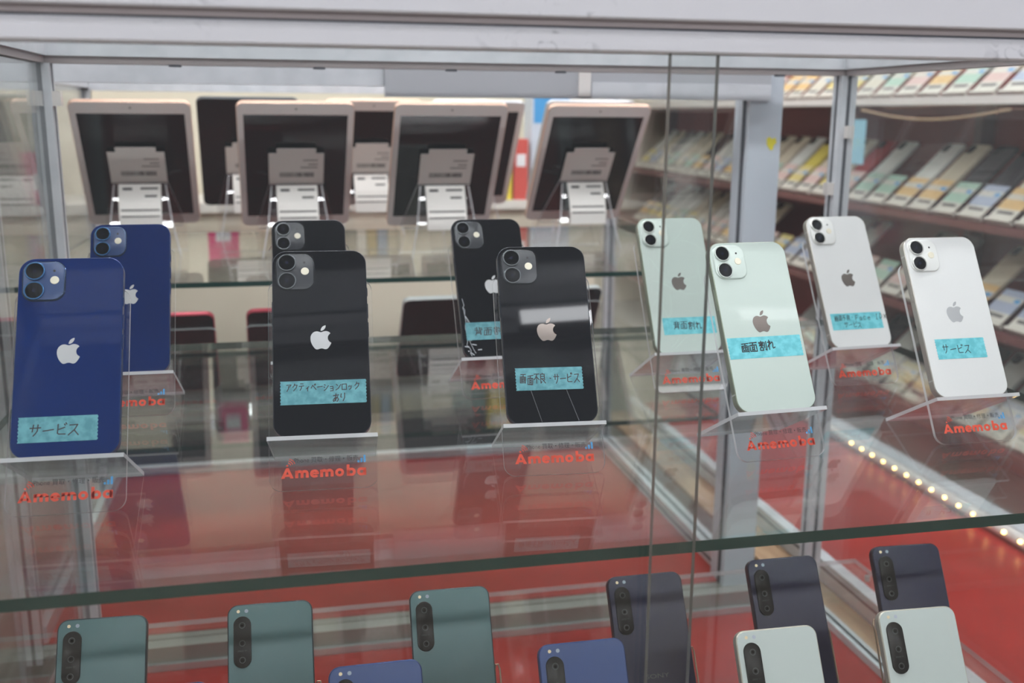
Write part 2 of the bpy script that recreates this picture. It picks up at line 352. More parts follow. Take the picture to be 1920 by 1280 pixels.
def make_phone(name, label, col, fcol, pcol, lens_ring, logo, mat, group, cracked=False, rim=None):
    root = thing(name, label, 'phone', mat, group)
    fm = plain(name+'_frame', fcol, .28, metal=.55)
    bm_ = plain(name+'_back', col, .05, spec=.4, bump=.25 if cracked else 0, bscale=120)
    pm = plain(name+'_plate', pcol, .32)
    rm = plain(name+'_ring', lens_ring, .2, metal=.6)
    em = plain(name+'_plate_edge', tuple(int(c*.6+90*.4) for c in pcol) if pcol[0] < 100 else pcol, .12, metal=.75 if pcol[0] < 100 else .1)  # on dark phones the edge highlight is put into a lighter metal colour
    f = MB(); f.rr(PW, PH, 11, [(-PT, .7), (-PT+.7, 0), (-.6, 0), (-.05, .55)], 0, PH/2, seg=10)
    f.build('frame', fm, root)
    b = MB(); b.rr(PW-1.0, PH-1.0, 10.5, [(-.3, 0), (0, .15)], 0, PH/2, seg=10); b.build('back_glass', bm_, root)
    s = MB(); s.rr(PW-2.4, PH-2.4, 9.8, [(-PT-.05, .2), (-PT+.2, 0)], 0, PH/2, seg=10); s.build('screen', M['screen'], root)
    px, py = -PW/2+3.0+14.4, PH-2.8-14.9
    p = MB(); p.rr(28.8, 29.6, 8, [(0, -.45), (.3, -.1), (.9, 0), (1.15, .25), (1.3, .7)], px, py, 0, 10, 1); pl = p.build('camera_plate', [em, pm], root)
    for k, ly in enumerate((PH-10.4, PH-25.2)):
        lx = -PW/2+11.3
        r = MB()
        a = [2*math.pi*i/32 for i in range(32)]
        r.rings([[(lx+q*math.cos(t), ly+q*math.sin(t), z) for t in a] for q, z in ((6.9, 1.2), (6.9, 2.4), (6.6, 2.7), (6.1, 2.7), (5.9, 2.3))], cap0=False, cap1=False)
        r.build('lens_ring', rm, pl)
        l = MB(); l.cyl(lx, ly, 6.0, 1.3, 2.35, 32); l.build('lens', M['lens'], pl)
        i = MB(); i.cyl(lx, ly, 1.4, 2.35, 2.37, 20); i.build('lens_iris', M['iris'], pl)
    q = MB(); q.cyl(-PW/2+24.8, PH-17.4, 3.1, 1.3, 1.6, 24, r1=2.9); q.build('flash', M['flash'], pl)
    q = MB(); q.cyl(-PW/2+24.4, PH-10.2, .9, 1.3, 1.36, 14); q.build('microphone', M['mic'], pl)
    logo_mb(0, PH-70.5, 19, .005).build('logo', logo, root)
    for (sx, y0, y1) in ((-1, 88, 106), (1, 92, 103), (1, 77, 88), (1, 110, 116)):
        q = MB(); x = sx*PW/2; q.box(min(x-.2*sx, x+.5*sx), max(x-.2*sx, x+.5*sx), y0, y1, -PT/2-1.4, -PT/2+1.4); q.build('side_button', fm, root)
    am = plain(name+'_antenna', tuple(min(255, int(c*.5+110)) for c in fcol), .5)
    for sx in (-1, 1):
        for yy in (PH-17, 16):
            q = MB(); x = sx*PW/2; q.box(min(x, x+.04*sx), max(x, x+.04*sx), yy-.6, yy+.6, -PT+.8, -.7); q.build('antenna_line', am, root)
    return root

def add_tape(phone, cx, cy, wd, ht, lines, dark=False, rot=0.0, seed=1, ink='ink', cw=None):
    rnd = random.Random(seed)
    pts = []; n = 14
    for i in range(n+1):
        pts.append((wd/2+(.55 if i % 2 else -.1), -ht/2+ht*i/n))
    for i in range(n+1):
        pts.append((-wd/2+(.55 if i % 2 else -.1), ht/2-ht*i/n))
    c, s_ = math.cos(rot), math.sin(rot)
    tr = lambda p: (cx+p[0]*c-p[1]*s_, cy+p[0]*s_+p[1]*c)
    mb = MB(); mb.prism([tr(p) for p in pts], .02, .14)
    tp = mb.build('label_tape', M['tape_b' if dark else 'tape'], phone, smooth=False)
    if lines:
        hb = MB()
        for (txt, x, y, w_, h_, sw) in lines: write(hb, txt, x, y, w_, h_, sw, .16, rnd)
        hb.v = [(*tr((x, y)), z) for x, y, z in hb.v]
        hb.build('handwriting', M[ink], tp, smooth=False)
    return tp

# ------------------------------------------------------------------ acrylic display stands
TILT = R(29.25)
YL = 36.3
def wordmark():
    # the orange word in round bold letters, with waves over the first letter
    mb = MB(); z = 1.56; t = 2.0; xh = 5.6; cap = 7.8; y0 = 9.0
    def ring(cx, a0=0, a1=360, n=24): mb.annulus(cx, y0+xh/2, xh/2-t*.82, xh/2+.25, z, a0, a1, n)
    def bar(x, ya, yb, w=t): mb.add([(x-w/2, ya, z), (x+w/2, ya, z), (x+w/2, yb, z), (x-w/2, yb, z)], [(0, 1, 2, 3)])
    def em(x):
        for k in range(3): bar(x+1+k*3.55, y0, y0+xh-(1.7 if k else .2))
        for k in range(2): mb.annulus(x+1+k*3.55+1.775, y0+xh-2.6, .78, 2.78, z, 0, 180, 14)
    x = -31
    mb.add([(x, y0, z), (x+2.4, y0, z), (x+5.2, y0+cap, z), (x+3.6, y0+cap, z)], [(0, 1, 2, 3)])
    mb.add([(x+6.2, y0, z), (x+8.6, y0, z), (x+5.2, y0+cap, z), (x+3.6, y0+cap, z)], [(0, 1, 2, 3)])
    mb.add([(x+1.6, y0+1.3, z), (x+7, y0+1.3, z), (x+6.4, y0+3, z), (x+2.2, y0+3, z)], [(0, 1, 2, 3)])
    mb.cyl(x+4.3, y0+cap+1.6, .75, z-.01, z, 12)
    for r_ in (2.4, 3.9, 5.4): mb.annulus(x+4.3, y0+cap+1.3, r_-.28, r_+.28, z, 15, 75, 8)
    x = -21.4; em(x)
    x = -8.4; ring(x, 0, 325); mb.add([(x-2.2, y0+2.2, z), (x+2.9, y0+2.2, z), (x+2.9, y0+3.5, z), (x-2.2, y0+3.5, z)], [(0, 1, 2, 3)])
    x = -4.6; em(x)
    ring(8.4+.2)
    x = 16.6; ring(x); bar(x-2.1, y0, y0+cap+.6)
    x = 23.6; ring(x); bar(x+2.2, y0, y0+xh)
    mb.v = [((vx+31)*1.07-31, vy, vz) for vx, vy, vz in mb.v]
    return mb
def make_stand(label, mat, group):
    root = thing('acrylic_phone_stand', label, 'stand', mat, group)
    p = MB(); L = 163
    p.rings([[(x, y+L/2, z) for x, y in rrect(79, L, 9)] for z in (-1.5, 1.5)], 1, capm=0)
    p.build('back_panel', [M['acrylic'], M['acrylic_edge']], root)
    g = MB(); zb = -YL/math.tan(TILT)
    g.box(-40, 40, YL-1.5, YL+1.5, zb, 15, 0, 1, 1)
    g.build('ledge', [M['acrylic_ledge'], M['acrylic_edge']], root)
    tag(wordmark().build('sign_word', M['sign_red'], root, smooth=False), 'orange shop name print')
    sm = MB(); text_mb('iPhone 買取・修理・販売', 4.6, 47.5, 1.56, 1.5, 20.4, 0, sm)
    tag(sm.build('sign_small_text', M['sign_black'], root, smooth=False), 'small dark print')
    b = MB()
    for k, h in enumerate((1.6, 3.2, 5.4)):
        x = 24.6+k*2.3; b.add([(x, 18.6, 1.56), (x+1.5, 18.6, 1.56), (x+1.5, 18.6+h, 1.56), (x, 18.6+h, 1.56)], [(0, 1, 2, 3)])
    tag(b.build('sign_bars', M['sign_blue'], root, smooth=False), 'blue signal bars print')
    return root

# ================================================================== THE PLACE
ZD = -422                                   # red deck of the cabinets
ZLOW = -300                                 # lower glass shelf
X0, X1, Y0, Y1 = -263, 716, 552, 1250       # the glass cabinet

def post(mb, x, y, z0, z1, w=22):
    mb.box(x-w/2, x+w/2, y-w/2, y+w/2, z0, z1, 0)
    mb.box(x-2.2, x+2.2, y-w/2-.4, y+w/2+.4, z0, z1, 1)
    mb.box(x-w/2-.4, x+w/2+.4, y-2.2, y+2.2, z0, z1, 1)

def build_cabinet():
    root = thing('display_cabinet', 'white framed glass display cabinet holding the two shelves of phones', 'display cabinet', Matrix.Translation((233*S, 900*S, ZD*S)))
    ox, oy, oz = 233, 900, ZD
    def put(name, mb, mats, label=None, smooth=False):
        mb.v = [(x-ox, y-oy, z-oz) for x, y, z in mb.v]
        o = mb.build(name, mats, root, smooth=smooth)
        if label: o['label'] = label
        return o
    h = MB(); h.rings([[(x, y, z) for y, z in ((549, 321.5), (550, 320.6), (560, 320.6), (560, 430), (549, 430))] for x in (X0-250, X1+60)], 0)
    put('header_panel', h, M['paint'])
    h = MB(); h.box(X0-250, X1+60, 553, 560, 316.6, 320.6); put('recess_strip', h, M['lip'], 'shade toned grey brown recessed strip under the header')
    r = MB(); r.rings([[(x, y, z) for y, z in ((552, 304.6), (553, 303.6), (572, 303.6), (572, 315.4), (553.2, 315.4), (552, 314.2))] for x in (X0-20, X1+20)], 0)
    put('front_top_rail', r, M['paint'])
    g = MB(); g.box(X0-20, X1+20, 553.5, 571, 315.4, 316.6); put('rail_gap', g, M['groove'], 'dark gap line above the rail')
    b = MB(); b.box(X0, X1, 1240, 1262, 329, 352, 0); put('rear_top_rail', b, M['alu'])
    b = MB(); b.box(X0, X1, 1243, 1259, 321, 329, 0); put('rear_glass_track', b, M['lip'], 'shade toned grey brown track under the rear rail')
    for nme, x in (('side_top_rail', X0), ('side_top_rail', X1)):
        b = MB(); b.box(x-9, x+9, 572, 1240, 329, 352, 0); put(nme, b, M['alu'])
        b = MB(); b.box(x-6, x+6, 572, 1240, 321, 329, 0); put('side_glass_track', b, M['lip'])
    for x, y in ((X0, 1251), (X1, 1251), (X0, 562), (X1, 562)):
        b = MB(); post(b, x, y, ZD-30, 321 if y > 900 else 303.6); put('post', b, [M['alu'], M['groove']])
    b = MB(); b.box(X0+11, X1-11, 1242, 1262, ZD+8, ZD+30, 0); b.box(X0+11, X1-11, 1236, 1242, ZD-2, ZD+9, 1); put('rear_bottom_rail', b, [M['dull'], M['silver']])
    for x, e in ((X0, 1), (X1, -1)):
        b = MB(); b.box(x-9, x+9, 572, 1240, ZD-14, ZD+10, 0); put('side_bottom_rail', b, [M['alu']])
    b = MB(); b.box(X0, X1, 552, 572, ZD-14, ZD+10, 0); put('front_bottom_rail', b, [M['alu']])
    b = MB(); b.box(X0+9, X1-9, 560, 1242, ZD-6, ZD, 0); put('deck', b, M['red'], 'red sheet covered deck')
    for x in (X0, X1):
        b = MB(); b.box(x-2.5, x+2.5, 574, 1240, ZD+10, 321, 0, 1, 0); put('side_glass', b, [M['side_glass'], M['glass_edge']])
    b = MB(); b.box(X0+8, X1-8, 572, 1242, 345, 350, 0, 1, 2); put('top_glass', b, [M['door_glass'], M['glass_edge']])
    for xa, xb in ((203, 408), (520, 692)):
        b = MB(); b.box(xa, xb, 573, 583, 304.2, 328); put('light_bar_housing', b, M['paint'])
        b = MB(); b.box(xa+3, xb-3, 583, 585, 304.8, 324); put('light_bar', b, M['ledbar' if xa < 300 else 'ledbar_dim'], 'lit white light bar inside the top rail')
    for (x0, x1, y) in ((X0+10, 242, 562), (210.5, X1-10, 555)):
        b = MB(); b.box(x0, x1, y, y+5, ZD+10, 304, 0, 1, 1); put('sliding_door', b, [M['door_glass'], M['door_edge']], 'sliding front glass pane')
    for x, y, z in ((X0+15, 1247, 283), (X0-3, 1238, 283), (X1-15, 1247, 176), (X1+2, 1238, 250)):
        b = MB(); b.box(x-5, x+5, y-6, y+6, z-8, z+8); put('glass_clip', b, M['white_bezel'])
    for x in (-120, 40, 195, 330, 620):
        b = MB(); b.cyl(x, 1246, 7, 319, 321.2, 16); put('screw_cap', b, M['groove'])
    return root
build_cabinet()

def shelf(name, label, x0, x1, y0, y1, zt, th=7, pins=None, edge='glass_edge'):
    b = MB(); b.box(x0, x1, y0, y1, zt-th, zt, 0, 1, 2)
    o = b.build(name, [M['shelf_glass'], M[edge]], smooth=False)
    tag(o, label, 'glass shelf')
    for x, y in pins or []:
        p = MB(); p.cyl(x, y, 3.5, zt-th-7, zt-th, 12); p.build('shelf_pin', M['silver'], o)
    return o
pins = [(X0+8, 640), (X0+8, 1180), (X1-8, 640), (X1-8, 1180)]
shelf('glass_shelf', 'green edged glass shelf carrying the handwritten phones on acrylic stands', X0+4, X1-4, 580, 1240, 0, 8, pins)
shelf('glass_shelf', 'lower glass shelf under the tall phones in the bottom compartment', X0+4, X1-4, 600, 1128, ZLOW, 6, [(x, y if y < 1100 else 1090) for x, y in pins], 'acrylic_edge')

# ------------------------------------------------------------------ phones with handwriting, and their stands
DW = [('アクティベーションロック', -27, 1.2, 4.0, 5.6, .55), ('あり', 6, -7.2, 5.2, 6.4, .6)]
SV = [('サービス', -24, -5.5, 8.6, 9.2, .75)]
SPEC = [
 # key, x, y, yaw(deg), look ...
 ('A', -158.3, 718.1, -1.6, 'blue', 'navy blue phone at the front left with the camera showing in its logo', 'blue phone second'),
]
COL = {'blue': ((4, 34, 90), (18, 50, 108), (34, 60, 106), (70, 120, 170)),
       'black': ((6, 7, 14), (44, 46, 54), (38, 40, 46), (120, 124, 128)),
       'mint': ((197, 208, 201), (150, 158, 140), (200, 211, 204), (226, 232, 226)),
       'white': ((226, 225, 224), (176, 170, 162), (228, 227, 224), (236, 234, 230))}
PH_ = {
 'A': (-158.3, 718.1, -1.6, 'blue', 'navy blue phone at the front left corner, its teal tape stuck near the bottom', (-5, 20, 52, 18, [('サービス', -19, -4.5, 7.6, 8.6, .7)], 0)),
 'B': (17.4, 731.4, -2.9, 'black', 'black phone in the front row with two lines of writing on its tape', (1, 33.5, 63, 18, DW, 0)),
 'C': (192.5, 729.3, -3.8, 'black', 'black phone in the front row with one line of writing and two scratches below', (-1, 36, 53, 18, [('画面不良・サービス', -23, -4, 4.7, 8, .6)], 0)),
 'E': (380.6, 729.3, 3.6, 'mint', 'mint green phone in the front row, teal tape across its middle', (-1, 54, 67, 18, [('画面割れ', -22, -3, 7.2, 8, .8)], 0)),
 'G': (565.2, 737.6, .7, 'white', 'white phone in the front row at the right, tape below the pale logo', (-2, 43, 48, 18, [('サービス', -18, -4, 6.2, 8, .6)], 0)),
 'H': (-149.2, 951.8, -1.1, 'blue', 'blue phone in the back row behind the other blue one, no tape showing', None),
 'I': (17.0, 967.6, -.4, 'black', 'black phone mostly hidden behind the front black phone with two lines of writing', (0, 40, 71, 18, [], 0)),
 'J': (196.2, 951.3, 1.8, 'black', 'black phone in the back row with cracked glass at its lower left', (-3, 28, 58, 18, [('背面割れ', -21, -4, 8.5, 8, .65)], 0)),
 'D': (387.3, 936.6, 1.1, 'mint', 'mint green phone in the back row with a crazed back, seen through the door edges', (4, 28.5, 57, 18, [('背面割れ', -18, -4, 7.2, 8, .65)], 0)),
 'F': (574.4, 927.9, 3.3, 'white', 'white phone in the back row with two lines of writing and a grey logo', (-1, 28.5, 60, 18, [('画面不良・Face ID×', -26, .8, 4.3, 6, .5), ('サービス', -16, -7, 4.6, 6, .5)], 0)),
}
STL = {'A': 'clear acrylic stand with orange shop name under the front left blue phone',
 'B': 'clear acrylic stand under the front black phone with two lines of writing',
 'C': 'clear acrylic stand under the front black phone with one long line on tape',
 'E': 'clear acrylic stand under the front mint green phone',
 'G': 'clear acrylic stand under the front right white phone',
 'H': 'clear acrylic stand under the back row blue phone, name half hidden',
 'I': 'clear acrylic stand under the hidden back row black phone',
 'J': 'clear acrylic stand under the cracked back row black phone',
 'D': 'clear acrylic stand under the back row mint green phone, behind the door edges',
 'F': 'clear acrylic stand under the back row white phone'}
first = None
PHONES = {}
for k, (x, y, yaw, colr, lab, tp) in PH_.items():
    u, v, n = lean(R(yaw), TILT)
    o = Vector((x, y, 37.44))
    c = COL[colr]
    dark = colr in ('blue', 'black')
    logo = M['logo'] if k in 'ABHGJ' else M['logo_b']
    p = make_phone('smartphone', lab, c[0], c[1], c[2], c[3], logo, frame(u, v, n, o), 'phones with handwritten tape on the glass shelf', cracked=(k == 'D'))
    PHONES[k] = p
    if tp:
        add_tape(p, tp[0], tp[1], tp[2], tp[3], tp[4], dark, 0, seed=ord(k), ink='ink' if dark else 'inkb')
    so = o - v*(YL+1.5) - n*9.15
    m = frame(u, v, n, so)
    if first is None:
        first = make_stand(STL[k], m, 'acrylic phone stands on the glass shelf')
    else:
        s_ = copy_tree(first); s_.matrix_world = m; s_['label'] = STL[k]
# marks on two of the phones
mb = MB()
for a, b in (((-16, 27), (-9, 2)), ((12, 27), (20, 2))): mb.stroke([a, b], .55, .03)
mb.build('scratch', M['gray_metal'], PHONES['C'], smooth=False)
crk = plain('white_glass_crack', (190, 194, 200), .3)
rnd = random.Random(3); mb = MB()
for st in range(5):
    p = [(-33+rnd.uniform(0, 3), 62-st*9)]
    for q in range(7): p.append((p[-1][0]+rnd.uniform(-1.5, 2.2), p[-1][1]-rnd.uniform(2, 5)))
    mb.stroke([(max(-34.6, x), max(3, y)) for x, y in p], .45, .03+.01*st)
for st in range(5):
    x, y = rnd.uniform(-31, -18), rnd.uniform(6, 16); mb.stroke([(x, y), (x+rnd.uniform(-4, 4), y+rnd.uniform(-5, 3))], .9, .03)
mb.build('crack', crk, PHONES['J'], smooth=False)
rnd = random.Random(9); mb = MB(); gc = plain('pale_glass_crack', (210, 230, 218), .2)
for st in range(16):
    a = rnd.uniform(0, 2*math.pi); x, y = rnd.uniform(-30, 25), rnd.uniform(12, 130); p = [(x, y)]
    for q in range(6):
        a += rnd.uniform(-.5, .5); x += 7*math.cos(a); y += 7*math.sin(a)
        if abs(x) < 34 and 4 < y < 142: p.append((x, y))
    if len(p) > 1: mb.stroke(p, .28, .02)
mb.build('crack', gc, PHONES['D'], smooth=False)

# ------------------------------------------------------------------ tall phones on the lower shelf
XW, XH, XT = 68, 157, 8.2
def make_tall(label, col, fcol, mat, word=False, sensor=(150, 160, 170)):
    root = thing('tall_smartphone', label, 'phone', mat, 'tall phones on the lower shelf')
    key = 'tall_%d_%d_%d' % col
    bm_ = bpy.data.materials.get(key+'_back') or plain(key+'_back', col, .25, spec=.28)
    fm = bpy.data.materials.get(key+'_frame') or plain(key+'_frame', fcol, .3, metal=.5)
    pill = bpy.data.materials.get('lens_bar_black') or plain('lens_bar_black', (10, 10, 12), .3, spec=.3)
    sm_ = bpy.data.materials.get(key+'_dot') or plain(key+'_dot', sensor, .4)
    f = MB(); f.rr(XW, XH, 8.5, [(-XT, 1.5), (-XT+1.5, .2), (-XT/2, 0), (-.8, .15), (-.1, .9)], 0, XH/2); f.build('frame', fm, root)
    b = MB(); b.rr(XW-1.9, XH-1.9, 7.6, [(-.3, 0), (0, .2)], 0, XH/2); b.build('back_panel', bm_, root)
    s = MB(); s.rr(XW-4, XH-4, 6.5, [(-XT-.05, .3), (-XT+.2, 0)], 0, XH/2); s.build('screen', M['screen'], root)
    cx, cy = -XW/2+11.8, XH-29.5
    p = MB(); p.rr(13.6, 40, 6.8, [(0, -.2), (.5, 0), (1.3, .1), (1.6, .7)], cx, cy, seg=12); pl = p.build('camera_bar', pill, root)
    for dy in (13, -1, -14):
        l = MB(); l.annulus(cx, cy+dy, 2.0, 2.5, 1.63, n=20); l.build('lens_ring', M['gray_metal'], pl)
        l = MB(); l.cyl(cx, cy+dy, 1.1, 1.6, 1.64, 16); l.build('lens', M['lens'], pl)
    t = text_mb('ZEISS T*', 1.6, 7.5, 1.63, cx, cy-7.5); t.build('lens_word', M['gray_metal'], pl, smooth=False)
    q = MB(); q.cyl(-XW/2+8.8, XH-5.4, 1.3, -.1, .12, 16); q.build('flash', plain('amber_flash', (236, 214, 176), .3) if 'amber_flash' not in bpy.data.materials else bpy.data.materials['amber_flash'], root)
    q = MB(); q.cyl(-XW/2+15.2, XH-5.4, 1.5, -.1, .08, 16); q.build('sensor_dot', sm_, root)
    if word:
        t = text_mb('SONY', 5.2, 21, .06, 0, 70); t.build('brand_word', M['gray_metal'], root, smooth=False)
    return root
GREEN, NAVY, BLUE, WHITE = ((82, 112, 114), (52, 62, 66)), ((34, 35, 62), (28, 28, 48)), ((62, 80, 126), (38, 58, 108)), ((204, 211, 208), (190, 184, 172))
TALL = [
 (-157.5, 794.0, -2.6, GREEN, 'green tall phone at the bottom left corner behind the shelf edge'),
 (-28.4, 793.5, -1.1, GREEN, 'grey green tall phone second from the left in the bottom compartment'),
 (119.2, 790.0, -1.3, GREEN, 'grey green tall phone standing behind between the two blue tall phones'),
 (290.3, 783.6, .2, NAVY, 'dark navy tall phone with a maker name, behind the glass door edges'),
 (424.6, 791.5, -.6, NAVY, 'dark navy tall phone behind the left white tall phone'),
 (551.8, 794.7, -3.2, NAVY, 'dark navy tall phone behind the right white tall phone'),
 (-102, 681.0, 0, BLUE, 'blue tall phone of which only the top corner shows, beside the green one'),
 (48.0, 681.8, .1, BLUE, 'blue tall phone between the two grey green tall phones'),
 (204.2, 682.3, -.4, BLUE, 'blue tall phone in front of the navy one with a maker name'),
 (359.5, 671.7, -1.3, WHITE, 'left of the two white tall phones at the bottom'),
 (487.4, 679.1, -2.6, WHITE, 'right white tall phone at the bottom, beside bare red deck'),
]
TT = R(30.24)
def make_easel(label, mat, drop):
    # bent wire easel: local origin at the phone's bottom edge, shelf `drop` mm below in the world
    root = thing('wire_easel', label, 'easel', mat, 'wire easels under the tall phones')
    c, s_ = math.cos(TT), math.sin(TT)
    dn = lambda y, z, d: (y-d*c, z-d*s_)      # move d mm straight down in the world
    zb = -XT-2
    for sx in (-1, 1):
        x = sx*21
        y1, z1 = dn(-2.2, 5, drop-3)
        m = MB(); m.tube([(x, 6, 5.5), (x, 0, 5), (x, -2.2, 4), (x, -2.2, zb), (x, 40, zb), (x, 96, zb)], 1.1); m.build('back_wire', M['wire'], root)
        ya, za = dn(-2.2, zb, drop-1.5)
        m = MB(); m.tube([(x, -2.2, zb), (x, ya, za)], 1.1); m.build('leg', M['wire'], root)
        yb, zb2 = dn(90, zb, 90*c-s_*2+drop-1.5)
        m = MB(); m.tube([(x, 90, zb), (x, yb, zb2)], 1.1); m.build('leg', M['wire'], root)
        xs = sx*37
        m = MB(); m.tube([(xs-sx*2, 20, zb), (xs-sx*2, 88, zb), (xs-sx*1, 92, zb), (xs+sx*1.2, 92, zb), (xs+sx*2.4, 88, zb), (xs+sx*2.4, 20, zb), (sx*21, 18, zb)], .8); m.build('side_loop', M['wire'], root)
    m = MB(); m.tube([(-21, 96, zb), (-18, 99, zb), (18, 99, zb), (21, 96, zb)], 1.1); m.build('top_wire', M['wire'], root)
    return root
EASEL = ['green tall phone at the left corner', 'second green tall phone from the left', 'third green tall phone from the left', 'navy phone behind the door edges',
         'navy phone behind the left white one', 'navy phone behind the right white one', 'leftmost blue tall phone', 'middle blue tall phone', 'right blue tall phone', 'left white tall phone', 'right white tall phone']
fe = None
for i, (x, y, yaw, (c1, c2), lab) in enumerate(TALL):
    u, v, n = lean(R(yaw), TT)
    o = Vector((x, y, -121.7)) - v*XH
    make_tall(lab, c1, c2, frame(u, v, n, o), word=(i == 3), sensor=(150, 160, 175) if c1[0] < 150 else (186, 190, 204))
    elab = 'bent wire easel holding up the ' + EASEL[i]
    if fe is None: fe = make_easel(elab, frame(u, v, n, o), o.z-ZLOW)
    else:
        e = copy_tree(fe); e.matrix_world = frame(u, v, n, o); e['label'] = elab

# ------------------------------------------------------------------ the cabinet behind, with the tablets
BX0, BX1, BY0, BY1 = -351, 640, 1330, 2000
def build_behind():
    ox, oy, oz = 203, 1660, ZD
    root = thing('display_cabinet', 'second glass cabinet behind, holding the row of tablets', 'display cabinet', Matrix.Translation((ox*S, oy*S, oz*S)))
    def put(name, mb, mats, label=None):
        mb.v = [(x-ox, y-oy, z-oz) for x, y, z in mb.v]
        o = mb.build(name, mats, root, smooth=False)
        if label: o['label'] = label
        return o
    b = MB(); b.box(BX1-24, BX1+24, BY0-10, BY0+38, ZD-40, 330, 0); b.box(BX1-26.5, BX1-24, BY0+2, BY0+8, ZD, 330, 1); put('post', b, [M['pillar'], M['groove']], 'wide blue grey post with a yellow sticker')
    b = MB(); pts = [(-6, -2), (-1, -9), (3, -9), (4, -3), (8, 1), (6, 8), (1, 6), (-3, 9), (-7, 6)]
    b.rings([[(BX1-24+34+x, y, 233+z) for x, z in pts] for y in (BY0-10.4, BY0-9.9)]); put('sticker', b, plain('yellow_sticker', (226, 214, 60), .5), 'small yellow sticker')
    for x, y in ((BX0, BY0), (BX0, BY1), (BX1, BY1)):
        b = MB(); post(b, x, y, ZD-20, 330, 20); put('post', b, [M['alu'], M['groove']])
    b = MB(); b.box(BX0, BX1-24, BY0-8, BY0+10, 303, 334, 0); put('front_top_rail', b, M['alu'])
    b = MB(); b.box(122, BX1+2, BY0-16, BY0-9, 290, 332, 0); put('header_plate', b, plain('grey_plate', (176, 177, 182), .5), 'grey plate hung on the top rail')
    b = MB(); b.box(390, BX1+2, BY0-17.5, BY0-16.2, 290, 311, 0); put('price_rail', b, M['alu'], 'light strip along the plate')
    b = MB(); b.box(372, 388, BY0-19, BY0-16, 293, 332, 0); put('plate_clip', b, M['white_bezel'])
    b = MB(); b.box(BX0, BX1, BY1-10, BY1+10, 305, 335, 0); put('rear_top_rail', b, M['alu'])
    for x in (BX0, BX1):
        b = MB(); b.box(x-10, x+10, BY0+10, BY1-10, 310, 335, 0); put('side_top_rail', b, M['alu'])
        b = MB(); b.box(x-14, x+14, BY0+10, BY1-10, ZD, ZD+24, 0); b.box(x-15, x-13, BY0+10, BY1-10, ZD+8, ZD+12, 1); put('side_bottom_rail', b, [M['alu'], M['groove']])
        b = MB(); b.box(x-2.5, x+2.5, BY0+14, BY1-10, ZD+24, 312, 0, 1, 0); put('side_glass', b, [M['door_glass'], M['glass_edge']])
    b = MB(); b.box(BX0, BX1, BY1-10, BY1+10, ZD, ZD+14, 0); put('rear_bottom_rail', b, M['alu'])
    b = MB(); b.box(BX0, BX1, BY0-6, BY0+8, ZD-10, ZD-1, 0); put('front_bottom_rail', b, M['dull'])
    b = MB(); b.box(BX0, BX1, BY0+8, BY1, ZD-8, ZD, 0); put('deck', b, M['red'], 'red sheet covered deck')
build_behind()
ZT = 51
shelf('glass_shelf', 'green edged glass shelf of the rear cabinet under the tablets', BX0+6, BX1-6, 1381, 1975, ZT, 7, [(BX0+12, 1420), (BX1-30, 1420), (BX0+12, 1930), (BX1-30, 1930)])
ZB = -178
shelf('glass_shelf', 'lower glass shelf of the rear cabinet under red framed phones', BX0+6, BX1-6, 1400, 1975, ZB, 7, [(BX0+12, 1430), (BX1-30, 1430), (BX0+12, 1930), (BX1-30, 1930)])

T37 = R(37.2)
def make_tablet(label, W, H, mat, fm, bezel, group, sb=9.6, tb=21, name='tablet'):
    root = thing(name, label, 'tablet', mat, group); T = 7.5
    f = MB(); f.rr(W, H, 11.5, [(-T, .6), (-T+.8, .1), (-1.6, 0), (-.4, 2.2), (0, 4)], 0, H/2); f.build('body', fm, root)
    b = MB(); b.rr(W-1.6, H-1.6, 10.8, [(-T-.06, .1), (-T+.3, 0)], 0, H/2); b.build('front_bezel', bezel, root)
    if sb:
        s = MB(); s.box(-W/2+sb, W/2-sb, tb, H-tb, -T-.12, -T-.05); s.build('screen', M['screen'], root, smooth=False)
        c = MB(); c.cyl(0, H-tb/2, 1.5, -T-.1, -T-.05, 14); c.build('front_camera', M['mic'], root)
        c = MB(); c.annulus(0, tb/2, 5.0, 5.8, -T-.08); c.build('home_button', M['gold'], root)
    return root
def make_tablet_stand(label, mat, lip, foot, group):
    # panel against the screen side, a lip under the tablet, an open rear leg reaching toward the front of the shop
    root = thing('acrylic_tablet_stand', label, 'stand', mat, group)
    c, s_ = math.cos(T37), math.sin(T37)
    top, zp = 152, -11.2
    p = MB(); p.prism([(-62, 0), (62, 0), (62, lip+3), (40, top), (-40, top), (-62, lip+3)], zp-1.5, zp+1.5, 0, 1); p.build('back_panel', [M['acrylic'], M['acrylic_edge']], root)
    q = MB(); q.box(-58, 58, lip-3, lip, zp, 14, 0, 1, 1); q.box(-58, 58, lip, lip+12, 11, 14, 0, 1, 2); q.build('lip', [M['acrylic'], M['acrylic_edge']], root)
    Hh = (top*c+zp*s_)
    fy, fz = top-Hh*c+foot*s_, zp-Hh*s_-foot*c
    my, mz = top-2, zp-6
    g = MB()
    r = lambda y, z, w_: [(-w_, y, z), (w_, y, z), (w_, y+1.5, z-2.4), (-w_, y+1.5, z-2.4)]
    g.rings([r(top-1, zp+.5, 38), r(my, mz, 38), r(my+(fy-my)*.5, mz+(fz-mz)*.5-3, 45), r(fy, fz, 56)], 0); g.build('rear_leg', M['acrylic'], root)
    for sx in (-1, 1):
        e = MB(); e.tube([(sx*38, my, mz-1), (sx*45, my+(fy-my)*.5, mz+(fz-mz)*.5-4), (sx*56, fy+1.5, fz-1)], 1.1, 6); e.build('leg_edge', M['acrylic_edge'], root)
    return root, (top, zp, my, mz, fy, fz)
